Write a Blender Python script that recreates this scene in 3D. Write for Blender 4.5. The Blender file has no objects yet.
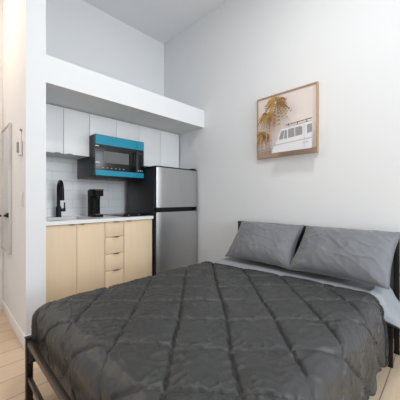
import bpy, bmesh, math, random
from mathutils import Vector, Matrix, noise
random.seed(4)
S = bpy.context.scene
COL = S.collection
PI = math.pi

# ------------------------------------------------------------------ materials
def lin(c):
    return tuple(((v/255)/12.92 if v/255 <= .04045 else ((v/255+.055)/1.055)**2.4) for v in c) + (1,)

def mat(name, rgb, rough=.5, metal=0, spec=.5, var=0, vscale=8, stretch=(1, 1, 1), bump=0, bscale=60, rvar=0,
        sheen=0, bstretch=None):
    m = bpy.data.materials.new(name); m.use_nodes = True
    nt = m.node_tree; n = nt.nodes; l = nt.links
    b = n['Principled BSDF']
    c = lin(rgb)
    b.inputs['Base Color'].default_value = c
    b.inputs['Roughness'].default_value = rough
    b.inputs['Metallic'].default_value = metal
    b.inputs['Specular IOR Level'].default_value = spec
    if sheen:
        b.inputs['Sheen Weight'].default_value = sheen
    tc = n.new('ShaderNodeTexCoord')
    if var or rvar:
        mp = n.new('ShaderNodeMapping'); mp.inputs['Scale'].default_value = stretch
        l.new(tc.outputs['Object'], mp.inputs['Vector'])
        nz = n.new('ShaderNodeTexNoise'); nz.inputs['Scale'].default_value = vscale
        nz.inputs['Detail'].default_value = 5
        l.new(mp.outputs[0], nz.inputs['Vector'])
        if var:
            r = n.new('ShaderNodeMix'); r.data_type = 'RGBA'
            r.inputs[6].default_value = tuple(v*(1-var) for v in c[:3]) + (1,)
            r.inputs[7].default_value = tuple(min(1, v*(1+var)) for v in c[:3]) + (1,)
            l.new(nz.outputs['Fac'], r.inputs[0]); l.new(r.outputs[2], b.inputs['Base Color'])
        if rvar:
            mr = n.new('ShaderNodeMapRange')
            mr.inputs[3].default_value = rough-rvar; mr.inputs[4].default_value = rough+rvar
            l.new(nz.outputs['Fac'], mr.inputs[0]); l.new(mr.outputs[0], b.inputs['Roughness'])
    if bump:
        nb = n.new('ShaderNodeTexNoise'); nb.inputs['Scale'].default_value = bscale; nb.inputs['Detail'].default_value = 4
        if bstretch:
            mb = n.new('ShaderNodeMapping'); mb.inputs['Scale'].default_value = bstretch
            l.new(tc.outputs['Object'], mb.inputs['Vector']); l.new(mb.outputs[0], nb.inputs['Vector'])
        else:
            l.new(tc.outputs['Object'], nb.inputs['Vector'])
        bp = n.new('ShaderNodeBump'); bp.inputs['Strength'].default_value = bump; bp.inputs['Distance'].default_value = .004
        l.new(nb.outputs['Fac'], bp.inputs['Height']); l.new(bp.outputs[0], b.inputs['Normal'])
    return m

def emit(name, rgb, strength):
    m = bpy.data.materials.new(name); m.use_nodes = True
    b = m.node_tree.nodes['Principled BSDF']
    b.inputs['Base Color'].default_value = lin(rgb)
    b.inputs['Emission Color'].default_value = lin(rgb)
    b.inputs['Emission Strength'].default_value = strength
    return m

def brick_mat(name, c1, c2, mortar, bw, rh, ms, rough, offset=.5, rot=(0, 0, 0), grain=0, bumpd=.0, spec=.5, loc=(0, 0, 0)):
    m = bpy.data.materials.new(name); m.use_nodes = True
    nt = m.node_tree; n = nt.nodes; l = nt.links; b = n['Principled BSDF']
    tc = n.new('ShaderNodeTexCoord'); mp = n.new('ShaderNodeMapping')
    mp.inputs['Rotation'].default_value = rot
    mp.inputs['Location'].default_value = loc
    l.new(tc.outputs['Object'], mp.inputs['Vector'])
    br = n.new('ShaderNodeTexBrick'); br.offset = offset; br.offset_frequency = 2
    br.inputs['Color1'].default_value = lin(c1); br.inputs['Color2'].default_value = lin(c2)
    br.inputs['Mortar'].default_value = lin(mortar)
    br.inputs['Scale'].default_value = 1; br.inputs['Brick Width'].default_value = bw
    br.inputs['Row Height'].default_value = rh; br.inputs['Mortar Size'].default_value = ms
    br.inputs['Mortar Smooth'].default_value = .1
    l.new(mp.outputs[0], br.inputs['Vector'])
    src = br.outputs['Color']
    if grain:
        mg = n.new('ShaderNodeMapping'); mg.inputs['Scale'].default_value = (1.2, 22, 22)
        l.new(mp.outputs[0], mg.inputs['Vector'])
        nz = n.new('ShaderNodeTexNoise'); nz.inputs['Scale'].default_value = 2.2; nz.inputs['Detail'].default_value = 6
        l.new(mg.outputs[0], nz.inputs['Vector'])
        mr = n.new('ShaderNodeMapRange'); mr.inputs[3].default_value = 1-grain; mr.inputs[4].default_value = 1+grain
        l.new(nz.outputs['Fac'], mr.inputs[0])
        mx = n.new('ShaderNodeVectorMath'); mx.operation = 'SCALE'
        l.new(src, mx.inputs[0]); l.new(mr.outputs[0], mx.inputs['Scale'])
        src = mx.outputs[0]
    l.new(src, b.inputs['Base Color'])
    b.inputs['Roughness'].default_value = rough
    b.inputs['Specular IOR Level'].default_value = spec
    if bumpd:
        bp = n.new('ShaderNodeBump'); bp.inputs['Strength'].default_value = .6; bp.inputs['Distance'].default_value = bumpd
        bp.invert = True
        l.new(br.outputs['Fac'], bp.inputs['Height']); l.new(bp.outputs[0], b.inputs['Normal'])
    return m

M = {}
M['wall'] = mat('wall_paint', (229, 231, 233), .75, spec=.25, bump=.05, bscale=220)
M['ceil'] = mat('ceiling_paint', (231, 232, 234), .85, spec=.2)
M['trim'] = mat('trim_paint', (236, 236, 236), .45)
M['floor'] = brick_mat('oak_planks', (217, 195, 169), (207, 184, 157), (142, 122, 104), 2.1, .182, .0026, .32, grain=.10, bumpd=.001, loc=(.9, -.1, 0))
M['tile'] = brick_mat('white_tiles', (240, 241, 242), (236, 238, 240), (212, 214, 216), .42, .1, .0022, .22, rot=(-PI/2, 0, 0), bumpd=.0012)
M['upper'] = mat('white_laminate', (238, 240, 241), .38)
M['carcass'] = mat('cabinet_carcass', (206, 208, 210), .5)
M['oak'] = mat('pale_oak', (233, 209, 176), .5, var=.06, vscale=3, stretch=(14, 14, .7), bump=.05, bscale=30, bstretch=(14, 14, .6), spec=.35)
M['quartz'] = mat('white_quartz', (240, 240, 239), .25, var=.02, vscale=40)
M['pull'] = mat('dark_nickel', (120, 116, 111), .35, metal=.85)
M['black'] = mat('matte_black', (9, 9, 10), .4, spec=.3)
M['blackpl'] = mat('black_plastic', (7, 7, 8), .55, spec=.18, rvar=.05, vscale=60)
M['glassblk'] = mat('black_glass', (10, 10, 12), .06, spec=.5)
M['mwbody'] = mat('microwave_steel', (52, 51, 52), .38, metal=.4)
M['mwdoor'] = mat('microwave_door', (22, 22, 24), .2, spec=.5)
M['mwwin'] = mat('microwave_window', (104, 106, 108), .18, spec=.5)
M['film'] = mat('blue_film', (14, 142, 172), .3, spec=.5, bump=.1, bscale=30)
M['whitedot'] = mat('white_marks', (205, 205, 205), .5)
M['steel'] = mat('brushed_steel', (186, 186, 187), .34, metal=.92, var=.05, vscale=2.2, stretch=(40, 40, 1), bump=.02, bscale=60, bstretch=(1, 1, 60))
M['sinksteel'] = mat('sink_steel', (170, 172, 175), .28, metal=1)
M['fridgeside'] = mat('fridge_side', (30, 31, 34), .42, spec=.5, bump=.08, bscale=300)
M['metalbed'] = mat('bed_metal', (30, 26, 24), .42, spec=.5, metal=.3)
M['railtop'] = mat('bed_rail_metal', (62, 54, 49), .4, metal=.45)
M['headpad'] = mat('headboard_panel', (44, 45, 49), .6, bump=.1, bscale=200)
M['slat'] = mat('slat_wood', (150, 128, 100), .6, var=.1, vscale=6, stretch=(8, 1, 8))
M['comf'] = mat('charcoal_cotton', (57, 58, 58), .42, spec=.42, sheen=.0, bump=.12, bscale=420)
M['sheet'] = mat('slate_sheet', (142, 147, 154), .55, spec=.35, sheen=.15, bump=.1, bscale=400)
M['pillow'] = mat('slate_pillowcase', (112, 115, 120), .5, spec=.4, sheen=.15, bump=.1, bscale=400)
M['piping'] = mat('dark_piping', (34, 35, 38), .6)
M['mattress'] = mat('mattress_cover', (34, 35, 37), .75, bump=.1, bscale=150)
M['frame'] = mat('picture_frame_oak', (178, 146, 112), .5, var=.12, vscale=6, stretch=(4, 4, 4))
M['chrome'] = mat('mirror_frame_metal', (208, 203, 196), .3, metal=.6)
M['mirror'] = mat('mirror_silver', (240, 240, 240), .02, metal=1)
M['door'] = mat('door_paint', (228, 231, 236), .4)
M['plastic'] = mat('white_plastic', (232, 230, 226), .35)
M['grey'] = mat('grey_plastic', (150, 146, 142), .4)
M['lamp'] = emit('lamp_diffuser', (255, 250, 244), 3)
M['warmlamp'] = emit('warm_lamp_diffuser', (255, 214, 170), 3)
g = bpy.data.materials.new('window_glass'); g.use_nodes = True
nt = g.node_tree; nt.nodes.remove(nt.nodes['Principled BSDF'])
tr = nt.nodes.new('ShaderNodeBsdfTransparent'); gl = nt.nodes.new('ShaderNodeBsdfGlossy'); gl.inputs['Roughness'].default_value = .02
mx = nt.nodes.new('ShaderNodeMixShader'); mx.inputs[0].default_value = .07
nt.links.new(tr.outputs[0], mx.inputs[1]); nt.links.new(gl.outputs[0], mx.inputs[2])
nt.links.new(mx.outputs[0], nt.nodes['Material Output'].inputs[0]); M['glass'] = g

# ------------------------------------------------------------------ builders
class MB:
    def __init__(self): self.bm = bmesh.new()
    def box(self, x0, x1, y0, y1, z0, z1, bev=0, seg=2, mi=0):
        vs = [self.bm.verts.new(p) for p in ((x0, y0, z0), (x1, y0, z0), (x1, y1, z0), (x0, y1, z0),
                                             (x0, y0, z1), (x1, y0, z1), (x1, y1, z1), (x0, y1, z1))]
        fs = [self.bm.faces.new([vs[i] for i in f]) for f in
              ((3, 2, 1, 0), (4, 5, 6, 7), (0, 1, 5, 4), (1, 2, 6, 5), (2, 3, 7, 6), (3, 0, 4, 7))]
        for f in fs: f.material_index = mi
        if bev:
            es = list({e for f in fs for e in f.edges})
            bmesh.ops.bevel(self.bm, geom=es, offset=bev, segments=seg, profile=.5, affect='EDGES')
        return self
    def poly(self, pts, mi=0):
        f = self.bm.faces.new([self.bm.verts.new(p) for p in pts]); f.material_index = mi; return f
    def prism(self, pts, off, mi=0):
        a = [self.bm.verts.new(p) for p in pts]; o = Vector(off)
        b = [self.bm.verts.new(Vector(p)+o) for p in pts]
        n = len(pts)
        self.bm.faces.new(a[::-1]).material_index = mi; self.bm.faces.new(b).material_index = mi
        for i in range(n):
            self.bm.faces.new((a[i], a[(i+1) % n], b[(i+1) % n], b[i])).material_index = mi
        return self
    def tube(self, path, r, n=14, closed=False, mi=0):
        P = [Vector(p) for p in path]; R = r if isinstance(r, (list, tuple)) else [r]*len(P)
        rings = []; up = None
        for i, p in enumerate(P):
            if closed: t = (P[(i+1) % len(P)]-P[i-1]).normalized()
            else: t = (P[min(i+1, len(P)-1)]-P[max(i-1, 0)]).normalized()
            if up is None:
                up = Vector((0, 0, 1)) if abs(t.z) < .9 else Vector((1, 0, 0))
            a = (up - t*up.dot(t)).normalized(); b = t.cross(a); up = a
            rings.append([self.bm.verts.new(p+(a*math.cos(2*PI*k/n)+b*math.sin(2*PI*k/n))*R[i]) for k in range(n)])
        m = len(rings)
        for i in range(m if closed else m-1):
            A, B = rings[i], rings[(i+1) % m]
            for k in range(n):
                self.bm.faces.new((A[k], A[(k+1) % n], B[(k+1) % n], B[k])).material_index = mi
        if not closed:
            self.bm.faces.new(rings[0][::-1]); self.bm.faces.new(rings[-1])
        return self
    def lathe(self, c, prof, n=28):
        c = Vector(c); rings = []
        for (r, z) in prof:
            rings.append([self.bm.verts.new(c+Vector((r*math.cos(2*PI*k/n), r*math.sin(2*PI*k/n), z))) for k in range(n)])
        for A, B in zip(rings, rings[1:]):
            for k in range(n): self.bm.faces.new((A[k], A[(k+1) % n], B[(k+1) % n], B[k]))
        self.bm.faces.new(rings[0][::-1]); self.bm.faces.new(rings[-1])
        return self
    def build(self, name, mats, parent=None, smooth=False, origin=None):
        if parent is not None:
            p = parent
            while p.parent: p = p.parent
            o = Vector(p.location)
        else:
            o = Vector(origin) if origin else Vector((0, 0, 0))
        bmesh.ops.translate(self.bm, verts=self.bm.verts, vec=-o)
        bmesh.ops.recalc_face_normals(self.bm, faces=self.bm.faces)
        me = bpy.data.meshes.new(name); self.bm.to_mesh(me); self.bm.free()
        for m in (mats if isinstance(mats, (list, tuple)) else [mats]): me.materials.append(m)
        if smooth:
            me.polygons.foreach_set('use_smooth', [True]*len(me.polygons))
            if smooth != 'all': me.set_sharp_from_angle(angle=math.radians(38))
        ob = bpy.data.objects.new(name, me); COL.objects.link(ob)
        if parent is not None: ob.parent = parent
        else: ob.location = o
        return ob

def thing(name, label, cat, loc, group=None):
    o = bpy.data.objects.new(name, None); COL.objects.link(o); o.location = loc; o.empty_display_size = .1
    o['label'] = label; o['category'] = cat
    if group: o['group'] = group
    return o
def tag(o, label, cat, group=None):
    o['label'] = label; o['category'] = cat
    if group: o['group'] = group
    return o
def struct(o):
    o['kind'] = 'structure'; return o
def B(name, m, ext, parent=None, bev=0, smooth=None, origin=None):
    return MB().box(*ext, bev=bev).build(name, m, parent, smooth=(bev > 0) if smooth is None else smooth, origin=origin)

# ------------------------------------------------------------------ key dimensions (metres, camera foot at 0,0)
H = 1.10                      # camera height
XH = 2.34                     # headboard wall
YW = 3.05                     # kitchen wall
YS = 2.23                     # bulkhead / partition front
PX0, PX1 = .444, .575         # partition
CEIL = 3.40
YE = 3.20                     # hallway end wall
XL, YF = -1.30, -2.40         # the two walls behind the camera

# ------------------------------------------------------------------ room shell
struct(B('floor', M['floor'], (XL-.1, XH+.1, YF-.1, YE+.15, -.08, 0)))
struct(B('ceiling', M['ceil'], (XL-.1, XH+.1, YF-.1, YE+.15, CEIL, CEIL+.08)))
struct(B('wall_right', M['wall'], (XH, XH+.1, YF-.1, YW+.1, 0, CEIL)))
struct(B('wall_back', M['wall'], (PX1, XH, YW, YW+.1, 0, CEIL)))
struct(B('wall_partition', M['wall'], (PX0, PX1, YS, YE+.1, 0, CEIL)))
struct(B('wall_bulkhead', M['wall'], (PX1, XH, YS, YW, 2.0, 2.215)))
struct(B('wall_left', M['wall'], (XL-.1, XL, YF-.1, YE+.1, 0, CEIL)))
# hallway end wall with an opening for the door
DX0, DX1, DZ = -.47, .405, 2.06
w = MB(); w.box(XL, DX0, YE, YE+.1, 0, CEIL); w.box(DX1, PX0, YE, YE+.1, 0, CEIL); w.box(DX0, DX1, YE, YE+.1, DZ, CEIL)
struct(w.build('wall_hall_end', M['wall']))
# wall behind the camera, with a wide window opening
WX0, WX1, WZ0, WZ1 = .10, 2.22, .70, 2.85
w = MB(); w.box(XL, WX0, YF-.1, YF, 0, CEIL); w.box(WX1, XH, YF-.1, YF, 0, CEIL)
w.box(WX0, WX1, YF-.1, YF, 0, WZ0); w.box(WX0, WX1, YF-.1, YF, WZ1, CEIL)
struct(w.build('wall_front', M['wall']))
wf = MB()
for x in (WX0, (WX0+WX1)/2-.025, WX1-.05): wf.box(x, x+.05, YF-.08, YF-.02, WZ0, WZ1)
for z in (WZ0, WZ1-.05): wf.box(WX0, WX1, YF-.08, YF-.02, z, z+.05)
win = struct(wf.build('window_1', M['trim']))
gp = MB(); gp.box(WX0+.05, WX1-.05, YF-.052, YF-.046, WZ0+.05, WZ1-.05); gp.build('window_pane', M['glass'], win)
B('window_sill', M['trim'], (WX0-.04, WX1+.04, YF-.02, YF+.07, WZ0-.035, WZ0), win, bev=.004)
# door in the hallway end wall
d = struct(B('door_1', M['door'], (DX0+.004, DX1-.004, YE+.012, YE+.055, .012, DZ-.004), bev=.002, origin=((DX0+DX1)/2, YE, 0)))
dp = MB()
for (a, b, c, e) in ((.1, .9, .12, .92), (.1, .9, 1.06, 1.95)):
    x0 = DX0+(DX1-DX0)*a; x1 = DX0+(DX1-DX0)*b
    for (q0, q1, r0, r1) in ((x0, x1, c, c+.015), (x0, x1, e-.015, e), (x0, x0+.015, c, e), (x1-.015, x1, c, e)):
        dp.box(q0, q1, YE+.006, YE+.0125, r0, r1)
dp.build('door_moulding', M['door'], d)
hd = MB(); hd.tube([(.372, YE+.012, .935), (.372, YE-.004, .935)], .025); hd.tube([(.372, YE, .935), (.372, YE-.048, .935)], .009)
hd.tube([(.362, YE-.046, .935), (.428, YE-.046, .935)], .0095)
hd.build('door_handle', M['black'], d, smooth=True)
B('door_threshold', M['black'], (DX0, DX1, YE-.02, YE+.05, 0, .012), d)
# baseboards
def base(name, ext):
    m = MB(); m.box(*ext, bev=.004); return struct(m.build(name, M['trim'], smooth=True))
base('baseboard_hall', (PX0-.014, PX0, YS, YE, 0, .1))
base('baseboard_partition', (PX0-.014, PX1, YS-.014, YS, 0, .1))
base('baseboard_right', (XH-.014, XH, YF, 2.25, 0, .1))
base('baseboard_left', (XL, XL+.014, YF, YE, 0, .1))
base('baseboard_front', (XL, XH, YF, YF+.014, 0, .1))
base('baseboard_hall_end', (XL, DX0-.07, YE-.014, YE, 0, .1))
m = MB(); m.box(DX0-.065, DX0, YE-.012, YE, 0, DZ+.05); m.box(DX0, PX0-.002, YE-.012, YE, DZ, DZ+.05); m.box(DX1, PX0-.002, YE-.012, YE, 0, DZ)
struct(m.build('trim_1', M['trim']))
struct(B('wall_backsplash', M['tile'], (PX1, 1.68, YW-.012, YW, .912, 1.60)))

# ------------------------------------------------------------------ kitchen: wall cabinets
YU = 2.69
def pull(parent, xc, yf, z, w=.045, up=True):
    """small folded edge pull; up -> sits on the top edge of the front"""
    p = MB(); s = 1 if up else -1
    p.box(xc-w/2, xc+w/2, yf-.016, yf+.002, z-.0012, z+.0018)
    n = 8; arc = [(xc-w/2+w*k/n, yf-.016, z-s*(-.0005+.0055*math.sin(PI*k/n))) for k in range(n+1)]
    p.prism(arc, (0, .0015, 0))
    return p.build('handle', M['pull'], parent)
def wall_cab(label, x0, x1, z0, z1, splits, handles):
    t = thing('wall_cabinet', label, 'cabinet', ((x0+x1)/2, YW, z0), 'white wall cabinets under the bulkhead')
    c = MB(); c.box(x0, x1, YU+.02, YW-.0125 if z0 < 1.6 else YW, z0, z1-.001)
    c.build('body', M['carcass'], t)
    xs = [x0]+splits+[x1]
    for i, (a, b) in enumerate(zip(xs, xs[1:])):
        dd = B('door', M['upper'], (a+.0016, b-.0016, YU, YU+.0185, z0-.004, z1-.012), t, bev=.0015)
        if handles: pull(dd, handles[i], YU, z0-.004, .055, up=False)
    return t
wall_cab('tall white two-door wall cabinet left of the microwave', PX1+.002, 1.0945, 1.545, 2.0, [.845], [.79, .90])
wall_cab('short white two-door wall cabinet directly above the microwave', 1.096, 1.687, 1.764, 2.0, [1.398], None)
wall_cab('white two-door wall cabinet above the refrigerator, beside the corner', 1.6885, 2.322, 1.51, 2.0, [2.01], None)

# ------------------------------------------------------------------ kitchen: base units
YC = 2.39
def carcass(t, x0, x1):
    c = MB(); c.box(x0, x1, YC+.02, YW, .1, .1+.02); c.box(x0, x0+.016, YC+.02, YW, .1, .879); c.box(x1-.016, x1, YC+.02, YW, .1, .879)
    c.box(x0, x1, YW-.02, YW, .1, .879); c.box(x0+.016, x1-.016, YC+.02, YC+.035, .80, .879)
    c.build('body', M['oak'], t)
    B('toe_kick', M['oak'], (x0, x1, YC+.06, YC+.075, 0, .1), t)
def front(t, name, x0, x1, z0, z1, hx, hw=.045):
    f = B(name, M['oak'], (x0+.0016, x1-.0016, YC, YC+.0185, z0+.0018, z1-.0018), t, bev=.0012)
    pull(f, hx, YC, z1-.0018, hw)
t = thing('base_cabinet', 'pale oak two-door base cabinet under the black faucet', 'cabinet', (.85, YW, 0), 'pale oak base cabinets')
carcass(t, PX1+.002, 1.120); front(t, 'door', PX1+.002, .861, .104, .875, .815); front(t, 'door', .861, 1.120, .104, .875, .905)
t = thing('drawer_cabinet', 'narrow pale oak base cabinet with a stack of drawers', 'cabinet', (1.22, YW, 0), 'pale oak base cabinets')
carcass(t, 1.1215, 1.3215)
for z0, z1 in ((.726, .875), (.56, .726), (.395, .56), (.104, .395)): front(t, 'drawer', 1.1215, 1.3215, z0, z1, 1.235, .062)
t = thing('base_cabinet', 'pale oak single-door base cabinet beside the refrigerator', 'cabinet', (1.49, YW, 0), 'pale oak base cabinets')
carcass(t, 1.323, 1.668); front(t, 'door', 1.323, 1.668, .104, .875, 1.375)
# worktop with a cut-out for the sink
SX0, SX1, SY0, SY1 = .66, 1.02, 2.50, 2.84
w = MB(); y0, y1 = 2.372, YW
w.box(PX1+.002, SX0, y0, y1, .880, .912); w.box(SX1, 1.672, y0, y1, .880, .912)
w.box(SX0, SX1, y0, SY0, .880, .912); w.box(SX0, SX1, SY1, y1, .880, .912)
tag(w.build('worktop', M['quartz'], origin=(1.1, 2.7, .880)), 'white stone worktop running along the pale oak base cabinets', 'worktop')
sk = thing('sink', 'steel undermount sink set in the white worktop', 'sink', (.84, 2.67, .72))
s = MB(); k = .003
s.box(SX0-.012, SX1+.012, SY0-.012, SY1+.012, .715, .718)
s.box(SX0-.012, SX0-.009, SY0-.012, SY1+.012, .718, .8795); s.box(SX1+.009, SX1+.012, SY0-.012, SY1+.012, .718, .8795)
s.box(SX0-.009, SX1+.009, SY0-.012, SY0-.009, .718, .8795); s.box(SX0-.009, SX1+.009, SY1+.009, SY1+.012, .718, .8795)
s.build('basin', M['sinksteel'], sk)
MB().lathe((.84, 2.70, .718), [(.04, 0), (.04, .003), (.028, .004), (.026, .001)]).build('drain', M['sinksteel'], sk, smooth=True)

# faucet
fx, fy = .875, 2.945
f = thing('faucet', 'matte black gooseneck kitchen faucet with a side lever', 'faucet', (fx, fy, .912))
MB().lathe((fx, fy, .912), [(.030, 0), (.030, .006), (.026, .012), (.0255, .105), (.019, .112), (.014, .118)]).build('body', M['black'], f, smooth=True)
dirv = Vector((-.06, -.97, 0)).normalized()
path = [(fx, fy, 1.02), (fx, fy, 1.12), (fx, fy, 1.21)]
R = .07
for k in range(1, 13):
    a = PI*k/12; q = dirv*(R-R*math.cos(a)); path.append((fx+q.x, fy+q.y, 1.21+R*math.sin(a)))
MB().tube(path, .017).build('spout', M['black'], f, smooth=True)
q = dirv*2*R
MB().tube([(fx+q.x, fy+q.y, 1.215), (fx+q.x, fy+q.y, 1.19), (fx+q.x, fy+q.y, 1.11), (fx+q.x, fy+q.y, 1.085)], [.0175, .0195, .021, .021]).build('spray_head', M['black'], f, smooth=True)
lv = MB(); lv.tube([(fx+.015, fy-.01, .985), (fx+.062, fy-.018, .985)], .0165); lv.tube([(fx+.052, fy-.018, .99), (fx+.05, fy-.03, 1.03), (fx+.047, fy-.035, 1.065)], [.008, .007, .006])
lv.build('lever', M['black'], f, smooth=True)

# coffee maker (faces the room)
cx, cy = 1.168, 2.70
c = thing('coffee_maker', 'slim black single-serve coffee maker on the white worktop', 'coffee maker', (cx, cy, .912))
hw = .052
def rr(x0, x1, y0, y1, r, n=6):
    out = []
    for (ax, ay, s0) in ((x1-r, y1-r, 0), (x0+r, y1-r, 1), (x0+r, y0+r, 2), (x1-r, y0+r, 3)):
        for k in range(n+1):
            a = PI/2*(s0+k/n); out.append((ax+r*math.cos(a), ay+r*math.sin(a)))
    return out
def slab(m, x0, x1, y0, y1, z0, z1, r):
    return m.prism([(x, y, z0) for x, y in rr(x0, x1, y0, y1, r)], (0, 0, z1-z0))
m = MB(); slab(m, cx-hw, cx+hw, cy-.085, cy+.115, .912, .937, .03); m.build('base', M['blackpl'], c, smooth=True)
m = MB(); slab(m, cx-hw, cx+hw, cy-.005, cy+.115, .937, 1.13, .03); m.build('column', M['blackpl'], c, smooth=True)
m = MB(); slab(m, cx-hw-.002, cx+hw+.002, cy-.085, cy+.117, 1.13, 1.192, .035); slab(m, cx-hw+.006, cx+hw-.006, cy-.078, cy+.105, 1.192, 1.203, .03)
m.build('brew_head', M['blackpl'], c, smooth=True)
m = MB(); m.lathe((cx, cy-.04, 1.105), [(.022, 0), (.026, .004), (.026, .025)]); m.build('spout', M['black'], c, smooth=True)
m = MB(); slab(m, cx-.04, cx+.04, cy-.075, cy-.006, .937, .941, .02); m.build('drip_tray', M['pull'], c, smooth=True)
m = MB(); m.tube([(cx-.042, cy-.065, 1.200), (cx-.042, cy-.09, 1.196), (cx, cy-.097, 1.194), (cx+.042, cy-.09, 1.196), (cx+.042, cy-.065, 1.200)], .005); m.build('lid_handle', M['pull'], c, smooth=True)

# cooktop
ct = thing('cooktop', 'flat black cooktop on the worktop beside the refrigerator', 'cooktop', (1.50, 2.70, .912))
B('glass_top', M['glassblk'], (1.36, 1.66, 2.46, 2.95, .912, .922), ct, bev=.003)
for (ax, ay, r) in ((1.50, 2.82, .085), (1.50, 2.60, .07)):
    m = MB(); m.tube([(ax+r*math.cos(2*PI*k/40), ay+r*math.sin(2*PI*k/40), .9225) for k in range(40)], .0012, n=6, closed=True)
    m.build('burner_ring', M['grey'], ct)
B('control_rail', M['blackpl'], (1.36, 1.66, 2.445, 2.475, .912, .945), ct, bev=.004)
for ax in (1.40, 1.52):
    m = MB(); m.tube([(ax, 2.446, .925), (ax, 2.430, .925)], .012); kn = m.build('knob', M['blackpl'], ct, smooth=True)
    B('marker', M['whitedot'], (ax-.002, ax+.002, 2.4285, 2.4305, .925, .936), kn)

# ------------------------------------------------------------------ microwave
YM = 2.556; mx0, mx1, mz0, mz1 = 1.0965, 1.668, 1.328, 1.760
mw = thing('microwave', 'black over-the-range microwave with blue protective film strips', 'microwave', ((mx0+mx1)/2, YW, mz0))
B('body', M['mwbody'], (mx0, mx1, YM+.032, YW-.014, mz0, mz1), mw, bev=.004)
dr = B('door', M['mwdoor'], (mx0, 1.572, YM, YM+.031, mz0+.01, mz1), mw, bev=.004)
B('window', M['mwwin'], (1.185, 1.472, YM-.0012, YM+.002, 1.476, 1.596), dr)
m = MB(); m.box(1.545, 1.558, YM-.03, YM-.018, 1.42, 1.64, bev=.004); m.box(1.548, 1.555, YM-.02, YM+.002, 1.43, 1.445); m.box(1.548, 1.555, YM-.02, YM+.002, 1.615, 1.63)
m.build('handle', M['black'], dr, smooth=True)
cp = B('control_panel', M['glassblk'], (1.5735, mx1, YM, YM+.031, mz0+.01, mz1), mw, bev=.004)
B('display', M['mwbody'], (1.59, 1.655, YM-.001, YM+.002, 1.60, 1.63), cp)
B('protective_film', M['film'], (mx0+.003, 1.5715, YM-.0022, YM-.0004, 1.660, mz1-.003), dr, smooth=False)['label'] = 'blue protective film along the top'
B('protective_film', M['film'], (1.574, mx1-.002, YM-.0022, YM-.0004, 1.660, mz1-.003), cp, smooth=False)['label'] = 'blue protective film along the top'
m = MB(); m.box(mx0+.003, 1.5715, YM-.0022, YM-.0004, 1.342, 1.397); m.build('protective_film', M['film'], dr)['label'] = 'blue protective film along the bottom'
m = MB(); m.box(1.574, mx1-.002, YM-.0022, YM-.0004, 1.342, 1.397); m.build('protective_film', M['film'], cp)['label'] = 'blue protective film along the bottom'
for i in range(6):
    ax = 1.172+i*.046
    B('button', M['whitedot'], (ax, ax+.014, YM-.0016, YM+.001, 1.420, 1.4245), dr)
for i in range(3):
    B('button', M['whitedot'], (1.588+i*.026, 1.597+i*.026, YM-.0016, YM+.001, 1.415, 1.43), cp)
B('sticker', M['whitedot'], (mx0+.002, mx0+.036, YM-.0018, YM+.001, 1.636, 1.646), dr)['label'] = 'small white tape tab, upper'
B('sticker', M['whitedot'], (mx0+.002, mx0+.046, YM-.0018, YM+.001, 1.467, 1.480), dr)['label'] = 'small white tape tab, lower'
m = MB()
for i in range(9): m.box(mx0+.05, mx1-.05, YM+.06+i*.02, YM+.07+i*.02, mz0-.003, mz0+.001)
m.build('vent_grille', M['black'], mw)

# ------------------------------------------------------------------ refrigerator
YR = 2.32; rx0, rx1 = 1.682, 2.314; rt = 1.462
r = thing('refrigerator', 'stainless steel top-freezer refrigerator with dark grey sides', 'refrigerator', ((rx0+rx1)/2, 2.65, 0))
B('cabinet', M['fridgeside'], (rx0, rx1, YR+.066, 2.955, .03, rt-.004), r, bev=.006)
def fdoor(name, z0, z1):
    dd = B(name, M['fridgeside'], (rx0+.001, rx1-.001, YR+.01, YR+.06, z0, z1), r, bev=.004)
    m = MB()
    # gently bowed stainless skin
    n = 14; pts = []
    for k in range(n+1):
        s_ = k/n; x = rx0+.001+(rx1-rx0-.002)*s_; e = abs(2*s_-1)
        pts.append((x, YR-.002*(1-e*e)+.011*max(0, (e-.93)/.07)**2, z0+.001))
    pts = pts + [(rx1-.001, YR+.02, z0+.001), (rx0+.001, YR+.02, z0+.001)]
    m.prism(pts, (0, 0, z1-z0-.002)); m.build('steel_skin', M['steel'], dd, smooth=True)
    return dd
fdoor('freezer_door', 1.003, rt-.006); fdoor('fridge_door', .09, .952)
B('gasket', M['black'], (rx0+.006, rx1-.006, YR+.058, YR+.07, .09, rt-.01), r)
gp = MB(); gp.box(rx0+.004, rx1-.004, YR+.022, YR+.06, .952, 1.003); gp.build('handle_recess', M['black'], r)
gp = MB(); gp.box(rx0+.002, rx1-.002, YR+.006, YR+.022, .950, .956); gp.box(rx0+.002, rx1-.002, YR+.006, YR+.022, 1.000, 1.006); gp.box(rx1-.07, rx1-.01, YR+.004, YR+.03, .956, .999, bev=.003); gp.build('hinge', M['blackpl'], r, smooth=True)
B('top_cover', M['black'], (rx0+.002, rx1-.002, YR+.012, 2.95, rt-.006, rt+.010), r, bev=.003)
B('hinge_cap', M['black'], (rx1-.075, rx1-.01, YR+.02, YR+.10, rt+.009, rt+.024), r, bev=.004)
B('kick_plate', M['black'], (rx0+.01, rx1-.01, YR+.05, YR+.08, .03, .088), r)
for ax in (rx0+.05, rx1-.05):
    for ay in (YR+.12, 2.88):
        m = MB(); m.tube([(ax, ay, 0), (ax, ay, .032)], .018); m.build('foot', M['black'], r, smooth=True)

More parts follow.
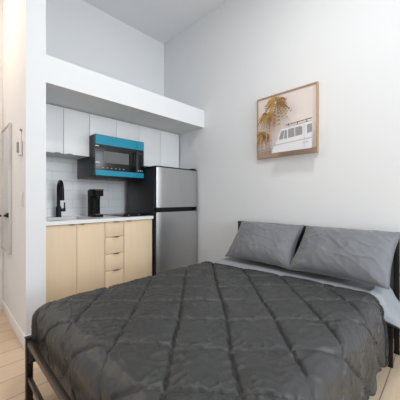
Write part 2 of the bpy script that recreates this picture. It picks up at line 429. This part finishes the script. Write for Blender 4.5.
# ------------------------------------------------------------------ picture on the headboard wall
py0, py1, pz0, pz1 = .832, 1.438, 1.512, 2.125; pf = XH-.036
p = thing('framed_picture', 'square framed print of palm trees and a vintage van above the bed', 'picture', (XH, (py0+py1)/2, (pz0+pz1)/2))
m = MB(); ft = .010
m.box(pf, XH-.001, py0, py0+ft, pz0, pz1); m.box(pf, XH-.001, py1-ft, py1, pz0, pz1)
m.box(pf, XH-.001, py0+ft, py1-ft, pz0, pz0+ft); m.box(pf, XH-.001, py0+ft, py1-ft, pz1-ft, pz1)
m.build('frame', M['frame'], p)
art = [mat('print_sky', (226, 216, 210), .6, var=.03, vscale=3), mat('print_sand', (176, 150, 140), .6, var=.1, vscale=20),
       mat('print_sea', (196, 196, 200), .6), mat('print_trunk', (196, 160, 142), .6), mat('print_frond', (186, 148, 84), .6, var=.25, vscale=60),
       mat('print_frond_dark', (140, 106, 66), .6, var=.25, vscale=60), mat('print_van', (226, 226, 230), .6, var=.03, vscale=12),
       mat('print_van_shade', (178, 180, 188), .6), mat('print_van_window', (150, 148, 150), .6, var=.35, vscale=30), mat('print_dark', (84, 74, 70), .6),
       mat('print_sky_low', (224, 212, 204), .6)]
A = MB(); W = py1-py0-2*ft; HH = pz1-pz0-2*ft; lay = [0]
xb = pf+.012
def ap(s, t): return (xb-lay[0]*.00012, py1-ft-W*min(1, max(0, s)), pz0+ft+HH*min(1, max(0, t)))
def shape(pts, mi):
    lay[0] += 1
    A.poly([ap(s, t) for s, t in pts], mi)
A.box(xb, xb+.006, py0+ft, py1-ft, pz0+ft, pz1-ft, mi=0)
shape([(0, .10), (1, .10), (1, .45), (.5, .52), (0, .45)], 10)
shape([(0, .09), (.5, .09), (.5, .19), (0, .2)], 2)
shape([(0, 0), (1, 0), (1, .06), (.4, .09), (.34, .115), (0, .10)], 1)
shape([(0, .118), (.36, .13), (.36, .138), (0, .126)], 9)
def palm(base, top, wd, R0, nf, dark=False):
    bx, by = base; tx, ty = top
    N = 8; L = []; Rr = []
    for k in range(N+1):
        f_ = k/N; x = bx+(tx-bx)*(f_**1.3); y = by+(ty-by)*f_; w_ = wd*(1-.35*f_)
        L.append((x-w_, y)); Rr.append((x+w_, y))
    shape(L+Rr[::-1], 3)
    for i in range(nf):
        a = -PI*.55+ (PI*2.1)*(i+.5)/nf + random.uniform(-.15, .15)
        ln = R0*random.uniform(.75, 1.1)
        mid = []; n = 7
        for k in range(n+1):
            f_ = k/n
            x = tx+math.cos(a)*ln*f_; y = ty+math.sin(a)*ln*f_*.85 - ln*.55*f_*f_
            mid.append((x, y))
        mi = 5 if random.random() < .35 else 4
        # feathered frond: a spine with leaflets
        shape([mid[0]]+[(x, y+.017*math.sin(PI*k/n)+.003) for k, (x, y) in enumerate(mid)][1:]+[(x, y-.018*math.sin(PI*k/n)) for k, (x, y) in enumerate(mid)][-2:0:-1], mi)
        for k in range(1, n+1):
            for sd in (-1, 1):
                x, y = mid[k]; l_ = R0*.26*(1-.45*k/n)*random.uniform(.7, 1.2)
                b_ = math.atan2(math.sin(a)*.85-1.1*k/n, math.cos(a)) + sd*.75
                shape([(x-.011, y-.008), (x+.011, y+.008), (x+math.cos(b_)*l_, y+math.sin(b_)*l_)], mi)
palm((.07, .1), (.09, .38), .008, .16, 20)
palm((.185, .1), (.225, .66), .009, .17, 18)
palm((.265, .1), (.41, .83), .012, .23, 22)
# van, seen from its side, running out of the right edge
shape([(.355, .02), (.362, .10), (.40, .145), (.455, .20), (.505, .345), (.56, .385), (1, .415), (1, .02)], 6)
shape([(.355, .02), (.362, .10), (.40, .145), (1, .175), (1, .162), (.40, .13), (.375, .07), (.375, .04)], 7)
shape([(.545, .385), (1, .42), (1, .405), (.56, .372)], 7)
shape([(.60, .425), (1, .455), (1, .443), (.60, .413)], 9)
for s_ in (.64, .78, .92): shape([(s_, .40), (s_+.012, .40), (s_+.012, .44), (s_, .44)], 9)
shape([(.485, .215), (.52, .33), (.545, .345), (.62, .35), (.62, .215)], 8)
shape([(.64, .218), (.64, .352), (.84, .362), (.86, .345), (.86, .235)], 8)
shape([(.93, .24), (.93, .365), (1, .37), (1, .25)], 8)
shape([(.56, .215), (.575, .34), (.585, .34), (.572, .215)], 6)
shape([(.74, .225), (.74, .355), (.752, .356), (.752, .226)], 6)
shape([(.39, .17), (.42, .175), (.425, .145), (.395, .14)], 7)
shape([(.885, .05), (.885, .38), (.89, .38), (.89, .05)], 7)
shape([(.86, .105), (.95, .115), (.95, .125), (.86, .115)], 7)
for cx_ in (): shape([(cx_+.075*math.cos(2*PI*k/20), .035+.06*math.sin(2*PI*k/20)) for k in range(20)], 9)
for cx_ in (): shape([(cx_+.04*math.cos(2*PI*k/20), .035+.033*math.sin(2*PI*k/20)) for k in range(20)], 7)
bm = A.bm
me = bpy.data.meshes.new('print')
bmesh.ops.translate(bm, verts=bm.verts, vec=-Vector(p.location)); bm.normal_update()
for f_ in bm.faces:
    if len(f_.verts) != 4 or True:
        if abs(f_.normal.x) > .9 and f_.normal.x > 0 and f_.calc_center_median().x + p.location.x < xb: f_.normal_flip()
bm.to_mesh(me); bm.free()
for q in art: me.materials.append(q)
po = bpy.data.objects.new('print', me); COL.objects.link(po); po.parent = p

# ------------------------------------------------------------------ hallway wall fittings
mr = thing('wall_mirror', 'tall narrow mirror with thin metal frame on the hallway wall', 'mirror', (PX0, 2.93, 1.18))
a0, a1, c0, c1 = 2.745, 3.13, .612, 1.765; xf = PX0-.022; fw = .010
m = MB(); m.box(xf, PX0-.001, a0, a0+fw, c0, c1); m.box(xf, PX0-.001, a1-fw, a1, c0, c1); m.box(xf, PX0-.001, a0+fw, a1-fw, c0, c0+fw); m.box(xf, PX0-.001, a0+fw, a1-fw, c1-fw, c1)
m.build('frame', M['chrome'], mr)
B('glass', M['mirror'], (xf+.008, PX0-.002, a0+fw, a1-fw, c0+fw, c1-fw), mr)
ic = thing('wall_intercom', 'small white handset unit on the hallway wall beside the mirror', 'intercom', (PX0, 2.36, 1.49))
B('housing', M['plastic'], (PX0-.022, PX0-.001, 2.325, 2.405, 1.435, 1.545), ic, bev=.005)
B('handset', M['grey'], (PX0-.033, PX0-.021, 2.35, 2.375, 1.452, 1.535), ic, bev=.005)
m = MB(); m.tube([(PX0-.004, 2.362, 1.543), (PX0-.004, 2.36, 1.58), (PX0-.004, 2.358, 1.625)], .003, n=8); m.build('cord', M['plastic'], ic, smooth=True)
m = MB(); m.tube([(PX0-.001, 2.358, 1.63), (PX0-.014, 2.358, 1.63)], .009); m.build('hook', M['grey'], ic, smooth=True)
sw = thing('light_switch', 'white light switch plate on the hallway wall below the handset unit', 'light switch', (PX0, 2.35, 1.1))
B('plate', M['plastic'], (PX0-.007, PX0-.001, 2.315, 2.388, 1.04, 1.155), sw, bev=.002)
B('rocker', M['plastic'], (PX0-.011, PX0-.006, 2.335, 2.368, 1.065, 1.13), sw, bev=.002)

# ------------------------------------------------------------------ bed frame
BX0, BX1, BY0, BY1 = .325, 2.30, .262, 1.655      # outer extents
bf = thing('metal_bed', 'black metal bed with foot rails and a dark headboard against the wall', 'bed', (1.3, .965, 0))
pw = .032
def post(x, y, z1):
    m = MB(); m.box(x, x+pw, y, y+pw, .004, z1, bev=.003); ob = m.build('post', M['metalbed'], bf, smooth=True)
    B('cap', M['black'], (x-.002, x+pw+.002, y-.002, y+pw+.002, z1-.003, z1+.006), ob, bev=.002)
    B('foot_pad', M['black'], (x-.001, x+pw+.001, y-.001, y+pw+.001, 0, .012), ob)
    return ob
pl = post(BX0, BY1-pw, .345); pr = post(BX0, BY0, .345)
post(BX1-pw, BY1-pw, .85); post(BX1-pw, BY0, .85)
for q in (pl, pr):
    yy = BY1-pw if q is pl else BY0
    m = MB(); m.tube([(BX0+pw, yy+pw/2-.004, .272), (BX0+pw+.014, yy+pw/2-.004, .272)], .007, n=10); m.build('bolt', M['pull'], q, smooth=True)
B('foot_rail', M['railtop'], (BX0+.004, BX0+pw-.006, BY0+pw, BY1-pw, .308, .340), bf, bev=.003)['label'] = 'upper foot rail'
B('foot_rail', M['railtop'], (BX0+.006, BX0+pw-.008, BY0+pw, BY1-pw, .118, .146), bf, bev=.003)['label'] = 'lower foot rail'
for yy in (BY0, BY1-pw):
    ry = yy+.046 if yy == BY0 else yy+.004
    B('side_rail', M['metalbed'], (BX0+pw-.006, BX1-pw+.006, ry, ry+.022, .262, .325), bf, bev=.003)
B('headboard_panel', M['headpad'], (BX1-pw+.002, BX1-.006, BY0+pw, BY1-pw, .10, .83), bf, bev=.004)
B('headboard_rail', M['railtop'], (BX1-pw-.002, BX1+.002, BY0+.001, BY1-.001, .83, .862), bf, bev=.004)
for i in range(12):
    x = .46+i*.15
    B('slat', M['metalbed'], (x, x+.05, BY0+pw, BY1-pw, .285, .305), bf)
for yy in (BY0+.01, .955, BY1-.035):
    for x in ((2.06,) if yy != .955 else (.9, 1.7)):
        B('leg', M['metalbed'], (x, x+.028, yy, yy+.028, 0, .29), bf, bev=.002)
B('center_rail', M['metalbed'], (BX0+pw, BX1-pw, .955, .985, .26, .287), bf)

# mattress
m = MB(); m.box(.425, 2.245, .36, 1.62, .306, .466, bev=.045, seg=5)
tag(m.build('mattress', M['mattress'], origin=(1.3, .96, .31), smooth='all'), 'dark covered mattress lying under the grey bedding', 'mattress')

# ------------------------------------------------------------------ bedding
def drape(px, py, x0, x1, y0, y1, top, R):
    """fold a flat cloth point (px,py) over the rectangle; returns position, outward normal, overhang length"""
    cx_ = min(max(px, x0), x1); cy_ = min(max(py, y0), y1)
    dx, dy = px-cx_, py-cy_
    e = max(abs(dx), abs(dy)); L = math.hypot(dx, dy)
    if L < 1e-9: return Vector((px, py, top)), Vector((0, 0, 1)), 0
    n = Vector((dx/L, dy/L, 0)); q = R*PI/2
    if abs(dx) > 1e-9 and abs(dy) > 1e-9: e = e*.55+L*.45
    if e < q:
        a = e/R; return Vector((cx_, cy_, top))+n*(R*math.sin(a))-Vector((0, 0, R*(1-math.cos(a)))), n*math.sin(a)+Vector((0, 0, math.cos(a))), e
    return Vector((cx_, cy_, top-R-(e-q)))+n*R, n, e

def nz(x, y, z=0): return noise.noise(Vector((x, y, z)))
def ridge(v): return 1-abs(v)*2
def sm(a, b, x):
    t_ = min(1, max(0, (x-a)/(b-a))); return t_*t_*(3-2*t_)
CF, SF = .701, .713
TS, TT = .240, .235
def quilt(x, y):
    # stitched diamond grid with slightly wandering seams
    wx = .034*nz(x*1.7, y*1.7, 3); wy = .034*nz(x*1.7, y*1.7, 9)
    s = (CF*x-SF*y+.115+wx)/TS; t_ = (SF*x+CF*y-1.016+wy)/TT
    fs = abs(s-round(s))*TS; ft_ = abs(t_-round(t_))*TT     # distances to the seams
    d_ = min(fs, ft_)
    puff = (1-math.exp(-fs/.022))*(1-math.exp(-ft_/.022))
    groove = math.exp(-(d_/.006)**2)
    # wrinkles run across the seams and fade into the puffs
    near = math.exp(-d_/.05)
    w1 = max(0, ridge(nz(x*7+y*15, y*9-x*3, 1))-.68)
    w2 = max(0, ridge(nz(x*17-y*5, y*8+x*6, 5))-.7)
    w4 = max(0, ridge(nz(x*26+y*11, y*19-x*8, 6))-.74)*sm(-.1, .35, nz(x*4, y*4, 21))
    w3 = nz(x*9, y*9, 2)
    return .009*puff-.016*groove+(.018*w1+.020*w2)*(.3+.9*near)+.018*w4+.002*w3+.008*nz(x*2.6, y*2.6, 7)

def cloth(name, m, px0, px1, py0, py1, step, fn, thick, closed_edge=None):
    nx = int((px1-px0)/step)+1; ny = int((py1-py0)/step)+1
    bm = bmesh.new(); V = []
    for i in range(nx+1):
        row = []
        for j in range(ny+1):
            row.append(bm.verts.new(fn(px0+(px1-px0)*i/nx, py0+(py1-py0)*j/ny)))
        V.append(row)
    for i in range(nx):
        for j in range(ny): bm.faces.new((V[i][j], V[i+1][j], V[i+1][j+1], V[i][j+1]))
    o = Vector((1.3, .96, .5))
    bmesh.ops.translate(bm, verts=bm.verts, vec=-o)
    me = bpy.data.meshes.new(name); bm.to_mesh(me); bm.free(); me.materials.append(m)
    me.polygons.foreach_set('use_smooth', [True]*len(me.polygons))
    ob = bpy.data.objects.new(name, me); COL.objects.link(ob); ob.location = o
    so = ob.modifiers.new('thickness', 'SOLIDIFY'); so.thickness = thick; so.offset = -1
    return ob, V

# sheet: a slate band between the comforter and the pillows, falling over the near side
def sheet_fn(px, py):
    ov = py
    if py < .37:                                   # overhang on the near side grows towards the head
        k = (.37-py)/.40; L = .13+.27*sm(1.82, 2.15, px); ov = .37-k*L
    pos, n, e = drape(px, ov, .4, 2.24, .37, 1.585, .488, .05)
    h = .004+.004*nz(px*6, py*6, 4)+.006*max(0, ridge(nz(px*5, py*16, 8))-.5)
    if e > 0: h += .008*sm(0, .2, e)*math.sin(px*30+nz(px*4, 0, 0)*2)*.6+.010+(.085*sm(.02, .22, e)*sm(1.86, 1.93, px) if py < 1 else 0)
    h -= .018*(1-sm(1.83, 1.89, px))
    pos.z += .014*sm(1.8, 1.95, px) if e < .05 else 0
    return pos+n*h
sheet, _ = cloth('bed_sheet', M['sheet'], 1.58, 2.235, -.03, 1.86, .0125, sheet_fn, .004)
tag(sheet, 'slate grey sheet turned back in a band below the pillows', 'sheet')

XE = 1.86
def edge_x(py):                                     # the turned edge bows slightly across the bed
    return XE-.10*sm(.7, 1.65, py)
FX, RX = .452, .09
def comf_fn(px, py):
    # px in [.178 .. 1.0 param]: stretch the head end so that it follows the bowed edge
    if px > 1.2:
        f_ = (px-1.2)/(XE-1.2); px = 1.2+f_*(edge_x(py)-1.2)
    else: f_ = 0
    pos, n, e = drape(px, py, FX, 3, .38, 1.615, .508, .075)
    h = quilt(px, py)
    roll = sm(.945, 1.0, f_)
    edge = math.sqrt(max(0, 1-roll*roll))
    h = h*(.5+.5*edge)+.006*math.exp(-((f_-.955)/.025)**2)
    if e > .02:
        if px < FX and py > .38 and py < 1.615:     # foot face stays inside the rails
            h = h*.6-.004*sm(0, .1, e)+.008*math.exp(-((e-.10)/.06)**2)
            h += .006*sm(.08, .3, e)*math.sin(py*24+3*nz(py*3, 1, 1))
        else:
            h = h*.75+.014*sm(.05, .35, e)*math.sin(px*21+2.5*nz(px*2.2, 4, 1))+.014*sm(.0, .3, e)
    if py > 1.615: h += .014*sm(0, .13, e)
    p_ = pos+n*h
    p_.z -= .004*roll
    return p_
comf, _ = cloth('comforter', M['comf'], FX-.335, XE, .38-.43, 1.615+.25, .006, comf_fn, .016)
tag(comf, 'charcoal quilted comforter spread over the bed', 'comforter')
pp = MB(); path = []
for k in range(150):
    py = .38-.428+(1.235+.676)*k/149
    q = comf_fn(XE, py); q.x += .002; q.z += .001 if py > .3 else 0; path.append(q)
pp.tube(path, .0085, n=8)
pp.build('edge_piping', M['piping'], comf, smooth=True)
pp = MB(); path = []
for k in range(150):
    py = .38-.428+(1.235+.676)*k/149
    path.append(comf_fn(1.2+.945*(XE-1.2), py))
pp.tube(path, .0042, n=8)
pp.build('edge_seam', M['piping'], comf, smooth=True)
pp = MB(); path = []
for k in range(60):
    px = 1.80+.43*k/59; q = sheet_fn(px, -.029); path.append(q+Vector((0, -.002, 0)))
pp.tube(path, .006, n=8); pp.build('hem', M['piping'], sheet, smooth=True)

# pillows
def pillow(label, yc, width, hgt, T, bot, lean_deg, seed, skew=0, yaw=0):
    """bot = (x,z) of the lower seam; leans back on the headboard"""
    t_ = thing('pillow', label, 'pillow', (bot[0]+.1, yc, bot[1]), 'grey pillows against the headboard')
    a = math.radians(lean_deg); up = Vector((math.cos(a), 0, math.sin(a))); nr = Vector((-math.sin(a), 0, math.cos(a)))
    rt_ = Vector((math.sin(math.radians(yaw)), -math.cos(math.radians(yaw)), 0))
    org = Vector((bot[0], yc, bot[1]))
    N = 64; bm = bmesh.new(); G = []
    for sd in (1, -1):
        g_ = []
        for i in range(N+1):
            row = []
            for j in range(N+1):
                u = -1+2*i/N; v = -1+2*j/N
                # outline: sides pulled in slightly between the corners
                ox = u*(1-.055*(1-v*v)) ; oy = v*(1-.075*(1-u*u))
                prof = (max(0, 1-abs(u)**2.6)**.55)*(max(0, 1-abs(v)**2.4)**.6)
                wr = 0
                rim = 1-prof
                if sd == 1 or True:
                    x_ = u*width/2; y_ = v*hgt/2
                    r1 = max(0, ridge(nz(x_*5+seed, y_*11+x_*4, seed))-.68)
                    r2 = max(0, ridge(nz(x_*13+seed*2+y_*7, y_*6, seed+3))-.72)
                    # creases gather towards the corners
                    ang = math.atan2(abs(v)-1.02, abs(u)-1.02); cd = math.hypot(1.02-abs(u), 1.02-abs(v))
                    r3 = math.sin(ang*16+seed)*math.exp(-cd/.35)
                    wr = .014*r1+.016*r2+.005*r3*(prof**.4)+.012*nz(x_*4, y_*4, seed+7)
                th = sd*T*prof*(1 if sd == 1 else 1.1)+(wr*min(1, prof*4))*(1 if sd == 1 else .4)
                edge_w = .008*nz(u*4, v*4, seed+11)*(1-prof)
                P = org+rt_*(ox*width/2+skew*v)+up*((oy+1)*hgt/2)+nr*(th+edge_w)
                # lower edge settles on the mattress, top follows the headboard
                row.append(P)
            g_.append(row)
        G.append(g_)
    vt = [[bm.verts.new(G[0][i][j]) for j in range(N+1)] for i in range(N+1)]
    vb = [[vt[i][j] if i in (0, N) or j in (0, N) else bm.verts.new(G[1][i][j]) for j in range(N+1)] for i in range(N+1)]
    for i in range(N):
        for j in range(N):
            bm.faces.new((vt[i][j], vt[i+1][j], vt[i+1][j+1], vt[i][j+1]))
            bm.faces.new((vb[i][j+1], vb[i+1][j+1], vb[i+1][j], vb[i][j]))
    ms = MB(); ms.bm.free(); ms.bm = bm
    rim = [G[0][i][0] for i in range(N+1)]+[G[0][N][j] for j in range(1, N+1)]+[G[0][i][N] for i in range(N-1, -1, -1)]+[G[0][0][j] for j in range(N-1, 0, -1)]
    ms.build('pillowcase', M['pillow'], t_, smooth='all')
    e = MB(); e.tube(rim, .0035, n=6, closed=True); e.build('seam', M['pillow'], t_, smooth='all')
    return t_
pillow('slate grey pillow at the far end of the headboard, left of the other', 1.236, .655, .445, .095, (1.925, .550), 46, 2.0, skew=-.012)
pillow('slate grey pillow at the near end of the headboard, right of the other', .585, .65, .45, .108, (1.92, .550), 45, 6.0, skew=.012)

# ------------------------------------------------------------------ lamps and daylight
def area(name, loc, rot, sx, sy, power, rgb, shape='RECTANGLE'):
    L = bpy.data.lights.new(name, 'AREA'); L.shape = shape; L.size = sx; L.size_y = sy; L.energy = power; L.color = rgb
    o = bpy.data.objects.new(name, L); COL.objects.link(o); o.location = loc; o.rotation_euler = rot; return o
cl = thing('ceiling_light', 'round white flush ceiling light over the room', 'lamp', (.95, .50, CEIL))
MB().lathe((.95, .50, CEIL-.05), [(.20, .0), (.205, .05)]).build('lamp_base', M['trim'], cl, smooth=True)
MB().lathe((.95, .50, CEIL-.075), [(.12, 0), (.18, .012), (.195, .026)]).build('diffuser', M['lamp'], cl, smooth=True)
area('ceiling_lamp', (.95, .50, CEIL-.085), (0, 0, 0), .38, .38, 22, (1, .985, .965), 'DISK')
hs = thing('hall_light', 'warm round flush ceiling light in the hallway', 'lamp', (-.35, 2.65, CEIL))
MB().lathe((-.35, 2.65, CEIL-.05), [(.13, .0), (.135, .05)]).build('lamp_base', M['trim'], hs, smooth=True)
MB().lathe((-.35, 2.65, CEIL-.07), [(.08, 0), (.12, .01), (.127, .021)]).build('diffuser', M['warmlamp'], hs, smooth=True)
area('hall_lamp', (-.35, 2.65, CEIL-.08), (0, 0, 0), .25, .25, 22, (1, .77, .57), 'DISK')
area('window_daylight', ((WX0+WX1)/2, YF-.16, (WZ0+WZ1)/2), (PI/2, 0, 0), WX1-WX0, WZ1-WZ0, 116, (.90, .955, 1))

wd = bpy.data.worlds.new('sky'); S.world = wd; wd.use_nodes = True
bg = wd.node_tree.nodes['Background']; bg.inputs[0].default_value = (.75, .86, 1, 1); bg.inputs[1].default_value = 1.2

# ------------------------------------------------------------------ camera
cam = bpy.data.cameras.new('camera'); co = bpy.data.objects.new('camera', cam); COL.objects.link(co)
cam.sensor_width = 36; cam.lens = 36*256/400; cam.clip_start = .02
cam.shift_y = -1/400
co.location = (0, 0, H); co.rotation_euler = (PI/2, 0, -math.atan2(.713, .701))
S.camera = co
S.view_settings.view_transform = 'Standard'; S.view_settings.look = 'None'
S.view_settings.gamma = 1; S.view_settings.use_curve_mapping = False
S.view_settings.exposure = -.13
